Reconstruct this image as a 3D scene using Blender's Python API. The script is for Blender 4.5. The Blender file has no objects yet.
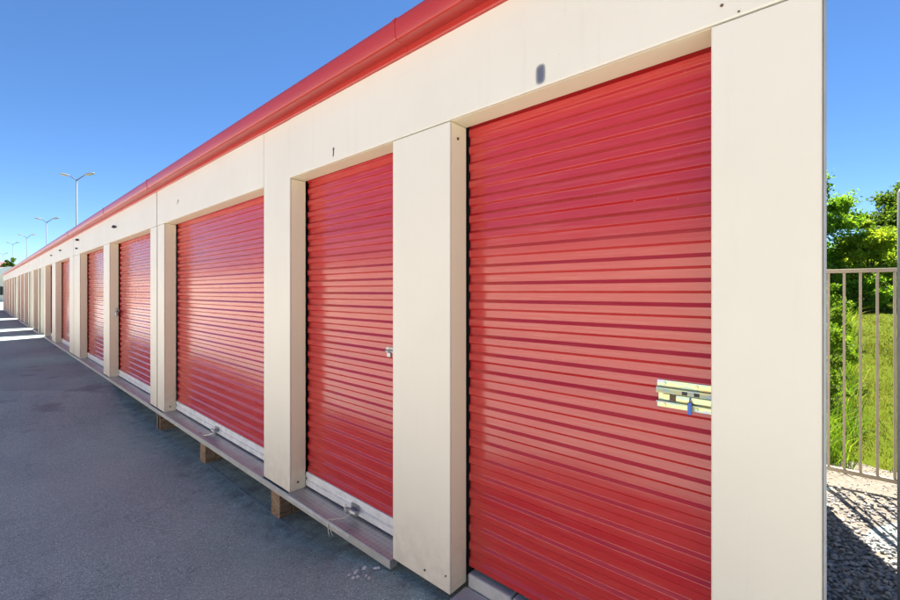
import bpy, math, random
import numpy as np
from mathutils import Vector, Matrix

random.seed(7)
rng = np.random.default_rng(11)
R = math.radians
scene = bpy.context.scene
COL = scene.collection

# ------------------------------------------------------------------ camera
F_PX, HOR = 415.0, 291.4            # focal length and horizon in photo pixels (900 x 600)
CAM_D, CAM_H = 1.447, 1.408         # distance to the facade plane (y = 0), eye height
PHI = math.atan(F_PX / 475.0)       # facade vanishes at photo x = -25
cd = bpy.data.cameras.new('camera')
cam = bpy.data.objects.new('camera', cd)
COL.objects.link(cam)
cam.location = (0, -CAM_D, CAM_H)
cam.rotation_euler = (R(90), 0, PHI)
cd.sensor_width = 36.0
cd.lens = 36.0 * F_PX / 900.0
cd.shift_y = -(300.0 - HOR) / 900.0
cd.clip_start = 0.02
cd.clip_end = 3000
scene.camera = cam
scene.render.resolution_x, scene.render.resolution_y = 1024, 683

# ------------------------------------------------------------------ light
SUN_EL, SUN_AZ = R(60), math.atan2(-0.36, 0.933)     # azimuth from +y towards +x
world = bpy.data.worlds.new('World')
scene.world = world
world.use_nodes = True
wn = world.node_tree.nodes
wl = world.node_tree.links
sky = wn.new('ShaderNodeTexSky')
sky.sky_type = 'NISHITA'
sky.sun_disc = False
sky.sun_elevation = SUN_EL
sky.sun_rotation = SUN_AZ
sky.air_density = 0.62
sky.dust_density = 0.0
sky.ozone_density = 4.0
hsv = wn.new('ShaderNodeHueSaturation')
hsv.inputs['Saturation'].default_value = 1.13
wl.new(sky.outputs[0], hsv.inputs['Color'])
wl.new(hsv.outputs[0], wn['Background'].inputs[0])
wn['Background'].inputs[1].default_value = 0.054
sl = bpy.data.lights.new('sun', 'SUN')
sun = bpy.data.objects.new('sun', sl)
COL.objects.link(sun)
sl.energy = 5.0
sl.angle = R(0.53)
sl.color = (1.0, 0.95, 0.86)
sdir = Vector((math.sin(SUN_AZ) * math.cos(SUN_EL), math.cos(SUN_AZ) * math.cos(SUN_EL), math.sin(SUN_EL)))
sun.rotation_euler = sdir.to_track_quat('Z', 'Y').to_euler()
scene.view_settings.view_transform = 'Standard'
scene.view_settings.look = 'None'
scene.view_settings.exposure = 2.0
scene.view_settings.gamma = 1.0
scene.view_settings.use_curve_mapping = False


# ------------------------------------------------------------------ helpers
def X(xi, d=CAM_D):
    """world x of photo column xi on the plane y = d - CAM_D (parallel to the facade)"""
    return d * math.tan(math.atan((xi - 450.0) / F_PX) - PHI)


def sstep(a, b, v):
    t = np.clip((np.asarray(v, float) - a) / (b - a), 0, 1)
    return t * t * (3 - 2 * t)


def tag(o, label=None, cat=None, group=None, kind=None):
    if label: o['label'] = label
    if cat: o['category'] = cat
    if group: o['group'] = group
    if kind: o['kind'] = kind
    return o


def empty(name, loc=(0, 0, 0), rz=0.0):
    o = bpy.data.objects.new(name, None)
    COL.objects.link(o)
    o.location = loc
    o.rotation_euler = (0, 0, rz)
    o.empty_display_size = 0.1
    return o


class MB:
    """collects verts and faces, builds ONE mesh object"""
    def __init__(s):
        s.v, s.f = [], []

    def box(s, x0, x1, y0, y1, z0, z1):
        n = len(s.v)
        s.v += [(x0, y0, z0), (x1, y0, z0), (x1, y1, z0), (x0, y1, z0), (x0, y0, z1), (x1, y0, z1), (x1, y1, z1), (x0, y1, z1)]
        for q in ((0, 3, 2, 1), (4, 5, 6, 7), (0, 1, 5, 4), (1, 2, 6, 5), (2, 3, 7, 6), (3, 0, 4, 7)):
            s.f.append(tuple(n + i for i in q))
        return s

    def obox(s, c, ax, ay, az, hx, hy, hz):
        """box with its own axes"""
        n = len(s.v)
        c, ax, ay, az = Vector(c), Vector(ax).normalized(), Vector(ay).normalized(), Vector(az).normalized()
        for (i, j, k) in ((-1, -1, -1), (1, -1, -1), (1, 1, -1), (-1, 1, -1), (-1, -1, 1), (1, -1, 1), (1, 1, 1), (-1, 1, 1)):
            s.v.append(tuple(c + ax * hx * i + ay * hy * j + az * hz * k))
        for q in ((0, 3, 2, 1), (4, 5, 6, 7), (0, 1, 5, 4), (1, 2, 6, 5), (2, 3, 7, 6), (3, 0, 4, 7)):
            s.f.append(tuple(n + i for i in q))
        return s

    def tube(s, pts, rad, seg=8, caps=True):
        pts = [Vector(p) for p in pts]
        rads = rad if isinstance(rad, (list, tuple)) else [rad] * len(pts)
        n0 = len(s.v)
        for i, p in enumerate(pts):
            d = (pts[min(i + 1, len(pts) - 1)] - pts[max(i - 1, 0)]).normalized()
            up = Vector((0, 0, 1)) if abs(d.z) < 0.9 else Vector((1, 0, 0))
            u = d.cross(up).normalized()
            w = u.cross(d).normalized()
            for k in range(seg):
                a = 2 * math.pi * k / seg
                s.v.append(tuple(p + (u * math.cos(a) + w * math.sin(a)) * rads[i]))
        for i in range(len(pts) - 1):
            for k in range(seg):
                a, b = n0 + i * seg + k, n0 + i * seg + (k + 1) % seg
                s.f.append((a, b, b + seg, a + seg))
        if caps:
            s.f.append(tuple(n0 + k for k in range(seg))[::-1])
            s.f.append(tuple(n0 + (len(pts) - 1) * seg + k for k in range(seg)))
        return s

    def strip(s, prof, x0, x1, closed=False):
        """profile [(y, z)] swept along x"""
        n = len(s.v)
        m = len(prof)
        s.v += [(x0, y, z) for y, z in prof] + [(x1, y, z) for y, z in prof]
        for i in range(m if closed else m - 1):
            j = (i + 1) % m
            s.f.append((n + i, n + j, n + m + j, n + m + i))
        if closed:
            s.f.append(tuple(n + i for i in range(m))[::-1])
            s.f.append(tuple(n + m + i for i in range(m)))
        return s

    def mesh(s, name):
        me = bpy.data.meshes.new(name)
        me.from_pydata(s.v, [], s.f)
        me.validate()
        me.update()
        return me

    def build(s, name, mat, parent=None, smooth=False, bevel=0.0, fixn=False):
        me = s.mesh(name)
        return place(name, me, mat, parent, smooth, bevel, fixn)


def place(name, me, mat, parent=None, smooth=False, bevel=0.0, fixn=False):
    if fixn:
        import bmesh
        bm = bmesh.new(); bm.from_mesh(me)
        bmesh.ops.recalc_face_normals(bm, faces=bm.faces)
        bm.to_mesh(me); bm.free()
    if smooth:
        me.polygons.foreach_set('use_smooth', [True] * len(me.polygons))
    if mat is not None and not me.materials:
        me.materials.append(mat)
    o = bpy.data.objects.new(name, me)
    COL.objects.link(o)
    if parent is not None:
        o.parent = parent
    if bevel:
        m = o.modifiers.new('bevel', 'BEVEL')
        m.width = bevel
        m.segments = 2
        m.limit_method = 'ANGLE'
    return o


def arr_mesh(name, V, Fc, mat, parent=None, smooth=False):
    """fast mesh from numpy arrays; Fc is M x k"""
    me = bpy.data.meshes.new(name)
    V = np.asarray(V, np.float32); Fc = np.asarray(Fc, np.int32)
    m, k = Fc.shape
    me.vertices.add(len(V)); me.vertices.foreach_set('co', V.ravel())
    me.loops.add(m * k); me.loops.foreach_set('vertex_index', Fc.ravel())
    me.polygons.add(m)
    me.polygons.foreach_set('loop_start', np.arange(0, m * k, k, dtype=np.int32))
    me.polygons.foreach_set('loop_total', np.full(m, k, np.int32))
    me.update(calc_edges=True)
    return place(name, me, mat, parent, smooth)


# ------------------------------------------------------------------ materials
def mat(name):
    m = bpy.data.materials.new(name)
    m.use_nodes = True
    nt = m.node_tree
    return m, nt, nt.nodes['Principled BSDF']


def N(nt, typ, **kw):
    n = nt.nodes.new(typ)
    for k, v in kw.items():
        if hasattr(n, k):
            setattr(n, k, v)
        else:
            n.inputs[k.replace('_', ' ')].default_value = v
    return n


def ramp(nt, src, stops):
    r = nt.nodes.new('ShaderNodeValToRGB')
    el = r.color_ramp.elements
    while len(el) < len(stops): el.new(0.5)
    for e, (p, c) in zip(el, stops):
        e.position = p
        e.color = (*c, 1) if len(c) == 3 else c
    nt.links.new(src, r.inputs[0])
    return r.outputs[0]


def mixc(nt, fac, a, b, mode='MIX'):
    m = nt.nodes.new('ShaderNodeMix')
    m.data_type = 'RGBA'
    m.blend_type = mode
    for sock, v in ((m.inputs[0], fac), (m.inputs[6], a), (m.inputs[7], b)):
        if hasattr(v, 'is_output'): nt.links.new(v, sock)
        elif isinstance(v, (int, float)): sock.default_value = v
        else: sock.default_value = (*v, 1)
    return m.outputs[2]


def objco(nt, scale=(1, 1, 1), which='world'):
    if which == 'world':
        g = nt.nodes.new('ShaderNodeNewGeometry').outputs['Position']
    else:
        g = nt.nodes.new('ShaderNodeTexCoord').outputs[which]
    mp = nt.nodes.new('ShaderNodeMapping')
    mp.inputs['Scale'].default_value = scale
    nt.links.new(g, mp.inputs[0])
    return mp.outputs[0]


def noise(nt, co, scale, detail=4, rough=0.55):
    n = nt.nodes.new('ShaderNodeTexNoise')
    n.inputs['Scale'].default_value = scale
    n.inputs['Detail'].default_value = detail
    n.inputs['Roughness'].default_value = rough
    nt.links.new(co, n.inputs['Vector'])
    return n.outputs[0]


def bump(nt, b, h, strength=0.2, dist=0.01, prev=None):
    n = nt.nodes.new('ShaderNodeBump')
    n.inputs['Strength'].default_value = strength
    n.inputs['Distance'].default_value = dist
    nt.links.new(h, n.inputs['Height'])
    if prev is not None: nt.links.new(prev, n.inputs['Normal'])
    if b is not None: nt.links.new(n.outputs[0], b.inputs['Normal'])
    return n.outputs[0]


def rgb(b, c): b.inputs['Base Color'].default_value = (*c, 1)


def paint(name, c, c2, rough=0.5, wav=0.06, dirt=(0.42, 0.37, 0.30), dirt_amt=0.55):
    """sheet-metal paint: faint mottling, scuffs, road dirt splashed up the bottom 30 cm, oil-canning"""
    m, nt, b = mat(name)
    co = objco(nt)
    base = mixc(nt, ramp(nt, noise(nt, co, 1.3, 5), [(0.35, (0, 0, 0)), (0.7, (1, 1, 1))]), c, c2)
    st = noise(nt, objco(nt, (9, 9, 0.7)), 2.2, 5, 0.6)
    base = mixc(nt, ramp(nt, st, [(0.58, (0, 0, 0)), (0.85, (0.14, 0.14, 0.14))]), base, dirt)
    sx = nt.nodes.new('ShaderNodeSeparateXYZ')
    nt.links.new(objco(nt), sx.inputs[0])
    mr = nt.nodes.new('ShaderNodeMapRange')
    mr.inputs[1].default_value, mr.inputs[2].default_value = 0.38, 0.0
    nt.links.new(sx.outputs[2], mr.inputs[0])
    ml = nt.nodes.new('ShaderNodeMath'); ml.operation = 'MULTIPLY'
    nt.links.new(mr.outputs[0], ml.inputs[0])
    nt.links.new(ramp(nt, noise(nt, co, 14, 6, 0.7), [(0.38, (0, 0, 0)), (0.75, (dirt_amt,) * 3)]), ml.inputs[1])
    base = mixc(nt, ml.outputs[0], base, dirt)
    sp = ramp(nt, noise(nt, co, 85, 2, 0.5), [(0.755, (0, 0, 0)), (0.775, (0.5, 0.5, 0.5))])
    base = mixc(nt, sp, base, (0.30, 0.25, 0.20))
    nt.links.new(base, b.inputs['Base Color'])
    b.inputs['Roughness'].default_value = rough
    n1 = bump(nt, None, noise(nt, objco(nt, (1, 1, 0.5)), 2.4, 2), wav, 0.05)
    bump(nt, b, noise(nt, co, 240, 2), 0.05, 0.002, n1)
    return m


def door_paint(name):
    m, nt, b = mat(name)
    co = objco(nt)
    inf = nt.nodes.new('ShaderNodeObjectInfo')
    base = mixc(nt, noise(nt, co, 2.0, 4), (0.45, 0.017, 0.020), (0.40, 0.013, 0.017))
    base = mixc(nt, ramp(nt, inf.outputs['Random'], [(0, (0, 0, 0)), (1, (0.35, 0.35, 0.35))]), base, (0.54, 0.05, 0.04))
    # chalked, sun-faded streaks and rub marks along the slats
    st = noise(nt, objco(nt, (1.2, 6, 22)), 2.5, 5, 0.65)
    base = mixc(nt, ramp(nt, st, [(0.50, (0, 0, 0)), (0.85, (0.4, 0.4, 0.4))]), base, (0.56, 0.14, 0.11))
    ds = noise(nt, objco(nt, (3, 3, 14)), 4, 7, 0.7)
    base = mixc(nt, ramp(nt, ds, [(0.60, (0, 0, 0)), (0.78, (0.35,) * 3)]), base, (0.30, 0.06, 0.05))
    sp = ramp(nt, noise(nt, co, 60, 3, 0.5), [(0.74, (0, 0, 0)), (0.77, (0.35, 0.35, 0.35))])
    base = mixc(nt, sp, base, (0.60, 0.2, 0.16))
    nt.links.new(base, b.inputs['Base Color'])
    rr = ramp(nt, noise(nt, co, 5, 4), [(0.3, (0.14,) * 3), (0.75, (0.22,) * 3)])
    nt.links.new(rr, b.inputs['Roughness'])
    b.inputs['Specular IOR Level'].default_value = 0.82
    n1 = bump(nt, None, noise(nt, objco(nt, (0.8, 1, 1.6)), 1.5, 2), 0.10, 0.02)
    bump(nt, b, noise(nt, co, 300, 2), 0.04, 0.001, n1)
    return m


def simple(name, c, rough=0.6, metal=0.0, var=0.15, scale=20, bmp=0.1):
    m, nt, b = mat(name)
    co = objco(nt)
    lo = tuple(v * (1 - var) for v in c)
    hi = tuple(min(1, v * (1 + var)) for v in c)
    nt.links.new(mixc(nt, noise(nt, co, scale, 5), lo, hi), b.inputs['Base Color'])
    b.inputs['Roughness'].default_value = rough
    b.inputs['Metallic'].default_value = metal
    if bmp: bump(nt, b, noise(nt, co, scale * 6, 3), bmp, 0.003)
    return m


M = {}
M['cream'] = paint('cream painted steel', (0.73, 0.665, 0.565), (0.69, 0.625, 0.525))
M['tan'] = paint('tan jamb and soffit', (0.80, 0.72, 0.52), (0.76, 0.68, 0.48))  # yellower than the cream, on jambs and soffits only
M['red_door'] = door_paint('red roller door paint')
M['red_gutter'] = simple('red gutter paint', (0.43, 0.036, 0.029), 0.3, 0, 0.12, 2, 0.02)
M['white_bar'] = paint('white bottom bar', (0.80, 0.80, 0.80), (0.72, 0.73, 0.75), 0.4, 0.02, (0.35, 0.33, 0.3), 0.7)
M['galv'] = simple('galvanised steel', (0.50, 0.49, 0.46), 0.5, 0.5, 0.25, 12, 0.1)
M['steel'] = simple('dull steel', (0.42, 0.42, 0.42), 0.4, 0.8, 0.25, 40, 0.1)
M['black'] = simple('black gap shade', (0.012, 0.012, 0.013), 0.7)  # shade of the recesses around the curtains put into the black
M['seal'] = simple('dark gap shade', (0.10, 0.085, 0.07), 0.8)  # shade of the open gaps between containers put into the colour
M['dark_steel'] = simple('dark steel', (0.05, 0.05, 0.055), 0.5, 0.3)
M['roof'] = simple('roof sheet', (0.45, 0.43, 0.40), 0.5, 0.2)
M['inside'] = simple('inner lining', (0.25, 0.24, 0.22), 0.8)
M['fence'] = simple('weathered fence steel', (0.33, 0.27, 0.20), 0.55, 0.25, 0.25, 15)
M['post'] = simple('grey post paint', (0.30, 0.31, 0.33), 0.5, 0.3, 0.2, 15)
M['pole'] = simple('lamp pole', (0.10, 0.105, 0.11), 0.6, 0.1)
M['lamp'] = simple('lamp housing', (0.28, 0.28, 0.26), 0.5)
M['lens'] = simple('lamp lens', (0.75, 0.74, 0.68), 0.2)
M['ink'] = simple('stencil ink', (0.03, 0.04, 0.07), 0.6)
M['blue'] = simple('blue plastic', (0.03, 0.13, 0.55), 0.35)
M['twine'] = simple('twine', (0.60, 0.56, 0.48), 0.9)
M['rust'] = simple('rusty screw', (0.12, 0.07, 0.04), 0.7)
M['whitewall'] = simple('white roof sheet', (0.80, 0.79, 0.77), 0.5)
M['glassdark'] = simple('dark window', (0.03, 0.035, 0.04), 0.15)
M['pink'] = simple('faded red roof', (0.42, 0.16, 0.17), 0.6)


def m_brass():
    m, nt, b = mat('zinc passivated brass')
    c = ramp(nt, noise(nt, objco(nt, (1, 1, 3.5)), 16, 3), [(0.3, (0.60, 0.52, 0.24)), (0.46, (0.64, 0.60, 0.34)), (0.56, (0.40, 0.56, 0.40)), (0.66, (0.46, 0.40, 0.60))])
    nt.links.new(c, b.inputs['Base Color'])
    b.inputs['Metallic'].default_value = 0.75
    b.inputs['Roughness'].default_value = 0.32
    return m


def mul_(nt, a, k):
    n = nt.nodes.new('ShaderNodeMath'); n.operation = 'MULTIPLY'
    nt.links.new(a, n.inputs[0]); n.inputs[1].default_value = k
    return n.outputs[0]


def m_plate():
    """aluminium tread plate with raised lozenges"""
    m, nt, b = mat('aluminium tread plate')
    co = objco(nt)
    base = mixc(nt, noise(nt, co, 6, 5), (0.38, 0.39, 0.41), (0.55, 0.56, 0.58))
    base = mixc(nt, ramp(nt, noise(nt, co, 11, 6, 0.7), [(0.5, (0, 0, 0)), (0.75, (0.7, 0.7, 0.7))]), base, (0.20, 0.18, 0.16))
    nt.links.new(base, b.inputs['Base Color'])
    b.inputs['Metallic'].default_value = 0.7
    b.inputs['Roughness'].default_value = 0.38
    v = nt.nodes.new('ShaderNodeTexChecker')
    v.inputs['Scale'].default_value = 1.0
    mp = nt.nodes.new('ShaderNodeMapping')
    mp.inputs['Rotation'].default_value = (0, 0, R(45))
    mp.inputs['Scale'].default_value = (46, 46, 46)
    nt.links.new(nt.nodes.new('ShaderNodeNewGeometry').outputs['Position'], mp.inputs[0])
    nt.links.new(mp.outputs[0], v.inputs[0])
    nt.links.new(mixc(nt, mul_(nt, v.outputs[1], 0.45), base, (0.62, 0.63, 0.66)), b.inputs['Base Color'])
    bump(nt, b, v.outputs[1], 0.8, 0.003)
    return m


def m_wood():
    m, nt, b = mat('weathered timber')
    w = noise(nt, objco(nt, (25, 4, 25)), 3, 6, 0.6)
    c = ramp(nt, w, [(0.3, (0.10, 0.055, 0.03)), (0.5, (0.27, 0.17, 0.10)), (0.75, (0.42, 0.32, 0.23))])
    nt.links.new(c, b.inputs['Base Color'])
    b.inputs['Roughness'].default_value = 0.85
    bump(nt, b, w, 0.5, 0.004)
    return m


def wobble(nt, co, scale, amt):
    nz = nt.nodes.new('ShaderNodeTexNoise'); nz.inputs['Scale'].default_value = scale; nz.inputs['Detail'].default_value = 5
    nt.links.new(co, nz.inputs['Vector'])
    v = nt.nodes.new('ShaderNodeVectorMath'); v.operation = 'MULTIPLY_ADD'
    nt.links.new(nz.outputs['Color'], v.inputs[0]); v.inputs[1].default_value = (amt,) * 3
    nt.links.new(co, v.inputs[2])
    return v.outputs[0]


def m_asphalt():
    m, nt, b = mat('worn asphalt')
    co = objco(nt)
    big = noise(nt, co, 0.7, 6, 0.6)
    base = ramp(nt, big, [(0.25, (0.285, 0.36, 0.34)), (0.5, (0.375, 0.475, 0.44)), (0.75, (0.44, 0.54, 0.49))])
    # wheel-worn, dusty bands along the aisle
    st = noise(nt, objco(nt, (0.35, 2.4, 1)), 1.6, 6, 0.65)
    base = mixc(nt, ramp(nt, st, [(0.46, (0, 0, 0)), (0.72, (0.6, 0.6, 0.6))]), base, (0.44, 0.50, 0.46))
    # aggregate
    v = nt.nodes.new('ShaderNodeTexVoronoi'); v.inputs['Scale'].default_value = 175
    nt.links.new(co, v.inputs['Vector'])
    sx = nt.nodes.new('ShaderNodeSeparateColor')
    nt.links.new(v.outputs['Color'], sx.inputs[0])
    mm = nt.nodes.new('ShaderNodeMix'); mm.data_type = 'RGBA'; mm.blend_type = 'MULTIPLY'
    mm.inputs[0].default_value = 0.75
    nt.links.new(base, mm.inputs[6])
    nt.links.new(ramp(nt, sx.outputs[0], [(0.0, (0.55,) * 3), (0.8, (1.05,) * 3), (0.95, (1.3,) * 3), (1.0, (1.9,) * 3)]), mm.inputs[7])
    base = mm.outputs[2]
    # an older, darker pour beyond a transverse joint
    sp_ = nt.nodes.new('ShaderNodeSeparateXYZ'); nt.links.new(wobble(nt, co, 2.0, 0.06), sp_.inputs[0])
    ad = nt.nodes.new('ShaderNodeMath'); ad.operation = 'MULTIPLY_ADD'
    nt.links.new(sp_.outputs[1], ad.inputs[0]); ad.inputs[1].default_value = -0.9; nt.links.new(sp_.outputs[0], ad.inputs[2])
    mr = nt.nodes.new('ShaderNodeMapRange'); mr.inputs[1].default_value, mr.inputs[2].default_value = -7.86, -7.80
    mr.inputs[3].default_value, mr.inputs[4].default_value = 0.30, 0.0
    nt.links.new(ad.outputs[0], mr.inputs[0])
    base = mixc(nt, mr.outputs[0], base, (0.13, 0.15, 0.155))
    # grit washed against the foot of the wall
    mg = nt.nodes.new('ShaderNodeMapRange'); mg.inputs[1].default_value, mg.inputs[2].default_value = -0.32, 0.02
    nt.links.new(sp_.outputs[1], mg.inputs[0])
    gm = nt.nodes.new('ShaderNodeMath'); gm.operation = 'MULTIPLY'
    nt.links.new(mg.outputs[0], gm.inputs[0])
    nt.links.new(ramp(nt, noise(nt, co, 7, 7, 0.7), [(0.42, (0, 0, 0)), (0.68, (0.75,) * 3)]), gm.inputs[1])
    base = mixc(nt, gm.outputs[0], base, (0.15, 0.15, 0.135))
    # oil spots and dark tar patches
    sp = noise(nt, co, 2.1, 3, 0.5)
    base = mixc(nt, ramp(nt, sp, [(0.62, (0, 0, 0)), (0.70, (0.45,) * 3)]), base, (0.13, 0.14, 0.145))
    # hairline cracks
    vc = nt.nodes.new('ShaderNodeTexVoronoi'); vc.feature = 'DISTANCE_TO_EDGE'; vc.inputs['Scale'].default_value = 0.42
    wob = nt.nodes.new('ShaderNodeVectorMath'); wob.operation = 'ADD'
    nz = nt.nodes.new('ShaderNodeTexNoise'); nz.inputs['Scale'].default_value = 3.0; nz.inputs['Detail'].default_value = 6
    nt.links.new(co, nz.inputs['Vector'])
    nt.links.new(co, wob.inputs[0]); nt.links.new(nz.outputs['Color'], wob.inputs[1])
    nt.links.new(wob.outputs[0], vc.inputs['Vector'])
    base = mixc(nt, ramp(nt, vc.outputs[0], [(0.0, (0.28,) * 3), (0.003, (0, 0, 0))]), base, (0.06, 0.06, 0.062))
    nt.links.new(base, b.inputs['Base Color'])
    b.inputs['Roughness'].default_value = 0.82
    n1 = bump(nt, None, v.outputs['Distance'], 0.55, 0.004)
    bump(nt, b, noise(nt, co, 9, 6), 0.25, 0.01, n1)
    return m


def m_gravelbase():
    m, nt, b = mat('sandy gravel bed')
    co = objco(nt)
    c = ramp(nt, noise(nt, co, 30, 8, 0.75), [(0.3, (0.09, 0.074, 0.058)), (0.5, (0.18, 0.15, 0.115)), (0.7, (0.27, 0.225, 0.175))])
    nt.links.new(c, b.inputs['Base Color'])
    b.inputs['Roughness'].default_value = 0.95
    bump(nt, b, noise(nt, co, 60, 6, 0.7), 0.8, 0.01)
    return m


def m_stone():
    m, nt, b = mat('grey crushed stone')
    geo = nt.nodes.new('ShaderNodeNewGeometry')
    c = ramp(nt, geo.outputs['Random Per Island'], [(0.0, (0.13, 0.13, 0.13)), (0.5, (0.26, 0.255, 0.245)), (0.85, (0.32, 0.30, 0.275)), (1.0, (0.40, 0.365, 0.32))])
    nt.links.new(c, b.inputs['Base Color'])
    b.inputs['Roughness'].default_value = 0.8
    return m


def m_leaf(name, stops, tr=0.5):
    m, nt, b = mat(name)
    geo = nt.nodes.new('ShaderNodeNewGeometry')
    c = ramp(nt, geo.outputs['Random Per Island'], stops)
    nt.links.new(c, b.inputs['Base Color'])
    b.inputs['Roughness'].default_value = 0.6
    b.inputs['Specular IOR Level'].default_value = 0.2
    t = nt.nodes.new('ShaderNodeBsdfTranslucent')
    nt.links.new(mixc(nt, 1.0, c, (1.6, 1.5, 0.7), 'MULTIPLY'), t.inputs[0])
    mx = nt.nodes.new('ShaderNodeMixShader')
    mx.inputs[0].default_value = tr
    nt.links.new(b.outputs[0], mx.inputs[1]); nt.links.new(t.outputs[0], mx.inputs[2])
    nt.links.new(mx.outputs[0], nt.nodes['Material Output'].inputs[0])
    return m


def m_lawn():
    m, nt, b = mat('lawn soil and turf')
    co = objco(nt)
    c = ramp(nt, noise(nt, co, 0.9, 8, 0.7), [(0.3, (0.062, 0.090, 0.006)), (0.5, (0.085, 0.112, 0.007)), (0.7, (0.12, 0.13, 0.012))])
    nt.links.new(c, b.inputs['Base Color'])
    b.inputs['Roughness'].default_value = 0.95
    b.inputs['Specular IOR Level'].default_value = 0.05
    bump(nt, b, noise(nt, co, 25, 6, 0.7), 0.8, 0.03)
    return m


M['brass'] = m_brass()
M['plate'] = m_plate()
M['wood'] = m_wood()
M['asphalt'] = m_asphalt()
M['gravelbase'] = m_gravelbase()
M['stone'] = m_stone()
M['concrete'] = simple('pale concrete', (0.46, 0.47, 0.47), 0.9, 0, 0.35, 9, 0.4)
M['bounce_apron'] = simple('pale concrete apron', (0.40, 0.39, 0.37), 0.9, 0, 0.2, 4, 0.3)
M['joint'] = simple('dusty joint', (0.40, 0.41, 0.41), 0.95, 0, 0.35, 30, 0.3)
M['bark'] = simple('bark', (0.10, 0.075, 0.05), 0.9, 0, 0.3, 12, 0.5)
M['lawn'] = m_lawn()
M['leaf_bright'] = m_leaf('bright leaves', [(0, (0.085, 0.19, 0.016)), (0.5, (0.13, 0.27, 0.022)), (1, (0.20, 0.33, 0.035))], 0.62)
M['leaf_yellow'] = m_leaf('yellow green leaves', [(0, (0.15, 0.24, 0.02)), (0.5, (0.20, 0.30, 0.026)), (1, (0.28, 0.35, 0.04))], 0.62)
M['leaf_dark'] = m_leaf('dark leaves', [(0, (0.055, 0.115, 0.014)), (0.5, (0.085, 0.155, 0.018)), (1, (0.13, 0.20, 0.026))], 0.5)
M['leaf_weed'] = m_leaf('weed leaves', [(0, (0.09, 0.18, 0.010)), (0.6, (0.14, 0.25, 0.016)), (1, (0.20, 0.28, 0.03))], 0.5)
M['blade'] = m_leaf('grass blades', [(0, (0.05, 0.08, 0.005)), (0.6, (0.09, 0.11, 0.008)), (0.85, (0.13, 0.13, 0.016)), (1, (0.20, 0.17, 0.06))], 0.45)
M['weed'] = m_leaf('tall weeds', [(0, (0.07, 0.15, 0.010)), (0.75, (0.13, 0.22, 0.016)), (0.94, (0.18, 0.23, 0.03)), (1, (0.32, 0.28, 0.13))], 0.5)


# ------------------------------------------------------------------ setting: ground
def ground_z(x, y):
    """aisle surface: a shallow swale runs under the blocked-up end of the row"""
    s = sstep(-1.45, -2.9, x) * (1 - sstep(-6.3, -8.9, x))
    s = s * (1 - 0.75 * sstep(-1.5, -4.5, y))
    return -0.045 - 0.255 * s


def grid_sheet(name, xs, ys, zf, material, kind='structure'):
    gx, gy = np.meshgrid(xs, ys)
    V = np.stack([gx, gy, zf(gx, gy)], -1).reshape(-1, 3)
    nx, ny = len(xs), len(ys)
    i = np.arange(nx - 1)[None, :] + np.arange(ny - 1)[:, None] * nx
    Fc = np.stack([i, i + 1, i + nx + 1, i + nx], -1).reshape(-1, 4)
    o = arr_mesh(name, V, Fc, material, None, True)
    tag(o, kind=kind)
    return o


grid_sheet('ground', np.linspace(-900, 900, 31), np.linspace(-900, 900, 31), lambda x, y: np.full_like(x, -0.75), M['lawn'])
xs = np.concatenate([np.linspace(-120, -12, 28), np.linspace(-11.8, 1.0, 90), np.linspace(2, 40, 20)])
ys = np.concatenate([np.linspace(-60, -5, 12), np.linspace(-4.8, 2.7, 60)])
grid_sheet('asphalt', xs, ys, lambda x, y: ground_z(x, y) + 0.004 * np.sin(x * 1.3 + 0.7 * y), M['asphalt'])


grid_sheet('added_bounce_apron', np.linspace(-120, 40, 161), np.linspace(-8.6, -2.3, 30), lambda x, y: ground_z(x, y) + 0.014 + 0.004 * np.sin(x * 1.3 + 0.7 * y), M['bounce_apron'])  # added out of view to bounce sunlight onto the shaded facade


def joint_strip():
    xs_ = np.linspace(-6.4, -2.55, 50)
    yc = 0.05 + 0.004 * np.sin(xs_ * 2.3) + 0.003 * np.sin(xs_ * 9.1)
    V = []
    for x_, y_ in zip(xs_, yc):
        for d_ in (-0.007, 0.007):
            V.append((x_, y_ + d_, float(ground_z(x_, y_ + d_)) + 0.004 * math.sin(x_ * 1.3 + 0.7 * (y_ + d_)) + 0.004))
    Fc = [(2 * i, 2 * i + 2, 2 * i + 3, 2 * i + 1) for i in range(len(xs_) - 1)]
    tag(arr_mesh('pavement_joint', V, Fc, M['joint']), kind='structure')


joint_strip()


def gravel_z(x, y):
    return -0.030 + 0.010 * np.sin(x * 2.1 + y * 1.7) + 0.006 * np.sin(x * 7.3 - y * 5.1)


grid_sheet('gravel_path', np.linspace(-0.05, 9, 60), np.linspace(-0.2, 3.6, 40), gravel_z, M['gravelbase'])


def lawn_z(x, y):
    edge = 3.10 + 0.12 * np.sin(x * 3.1) + 0.06 * np.sin(x * 7.7)
    z = -0.075 + 0.06 * sstep(edge - 0.15, edge + 0.35, y) + 0.95 * sstep(4.5, 24, y)
    return z + (0.02 * np.sin(x * 1.9 + 1) * np.sin(y * 1.3) + 0.012 * np.sin(x * 5.1) * np.sin(y * 4.3)) * sstep(3.6, 4.5, y)


grid_sheet('lawn', np.concatenate([np.linspace(-150, -5, 20), np.linspace(-4.5, 9, 80), np.linspace(10, 150, 20)]),
           np.concatenate([np.linspace(2.85, 10, 70), np.linspace(10.5, 60, 50), np.linspace(70, 300, 12)]), lawn_z, M['lawn'])

# ------------------------------------------------------------------ storage containers
Z_LIN, Z_TOP, DEPTH, REV = 2.200, 2.700, 2.44, 0.12
SLAT = 0.0835
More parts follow.
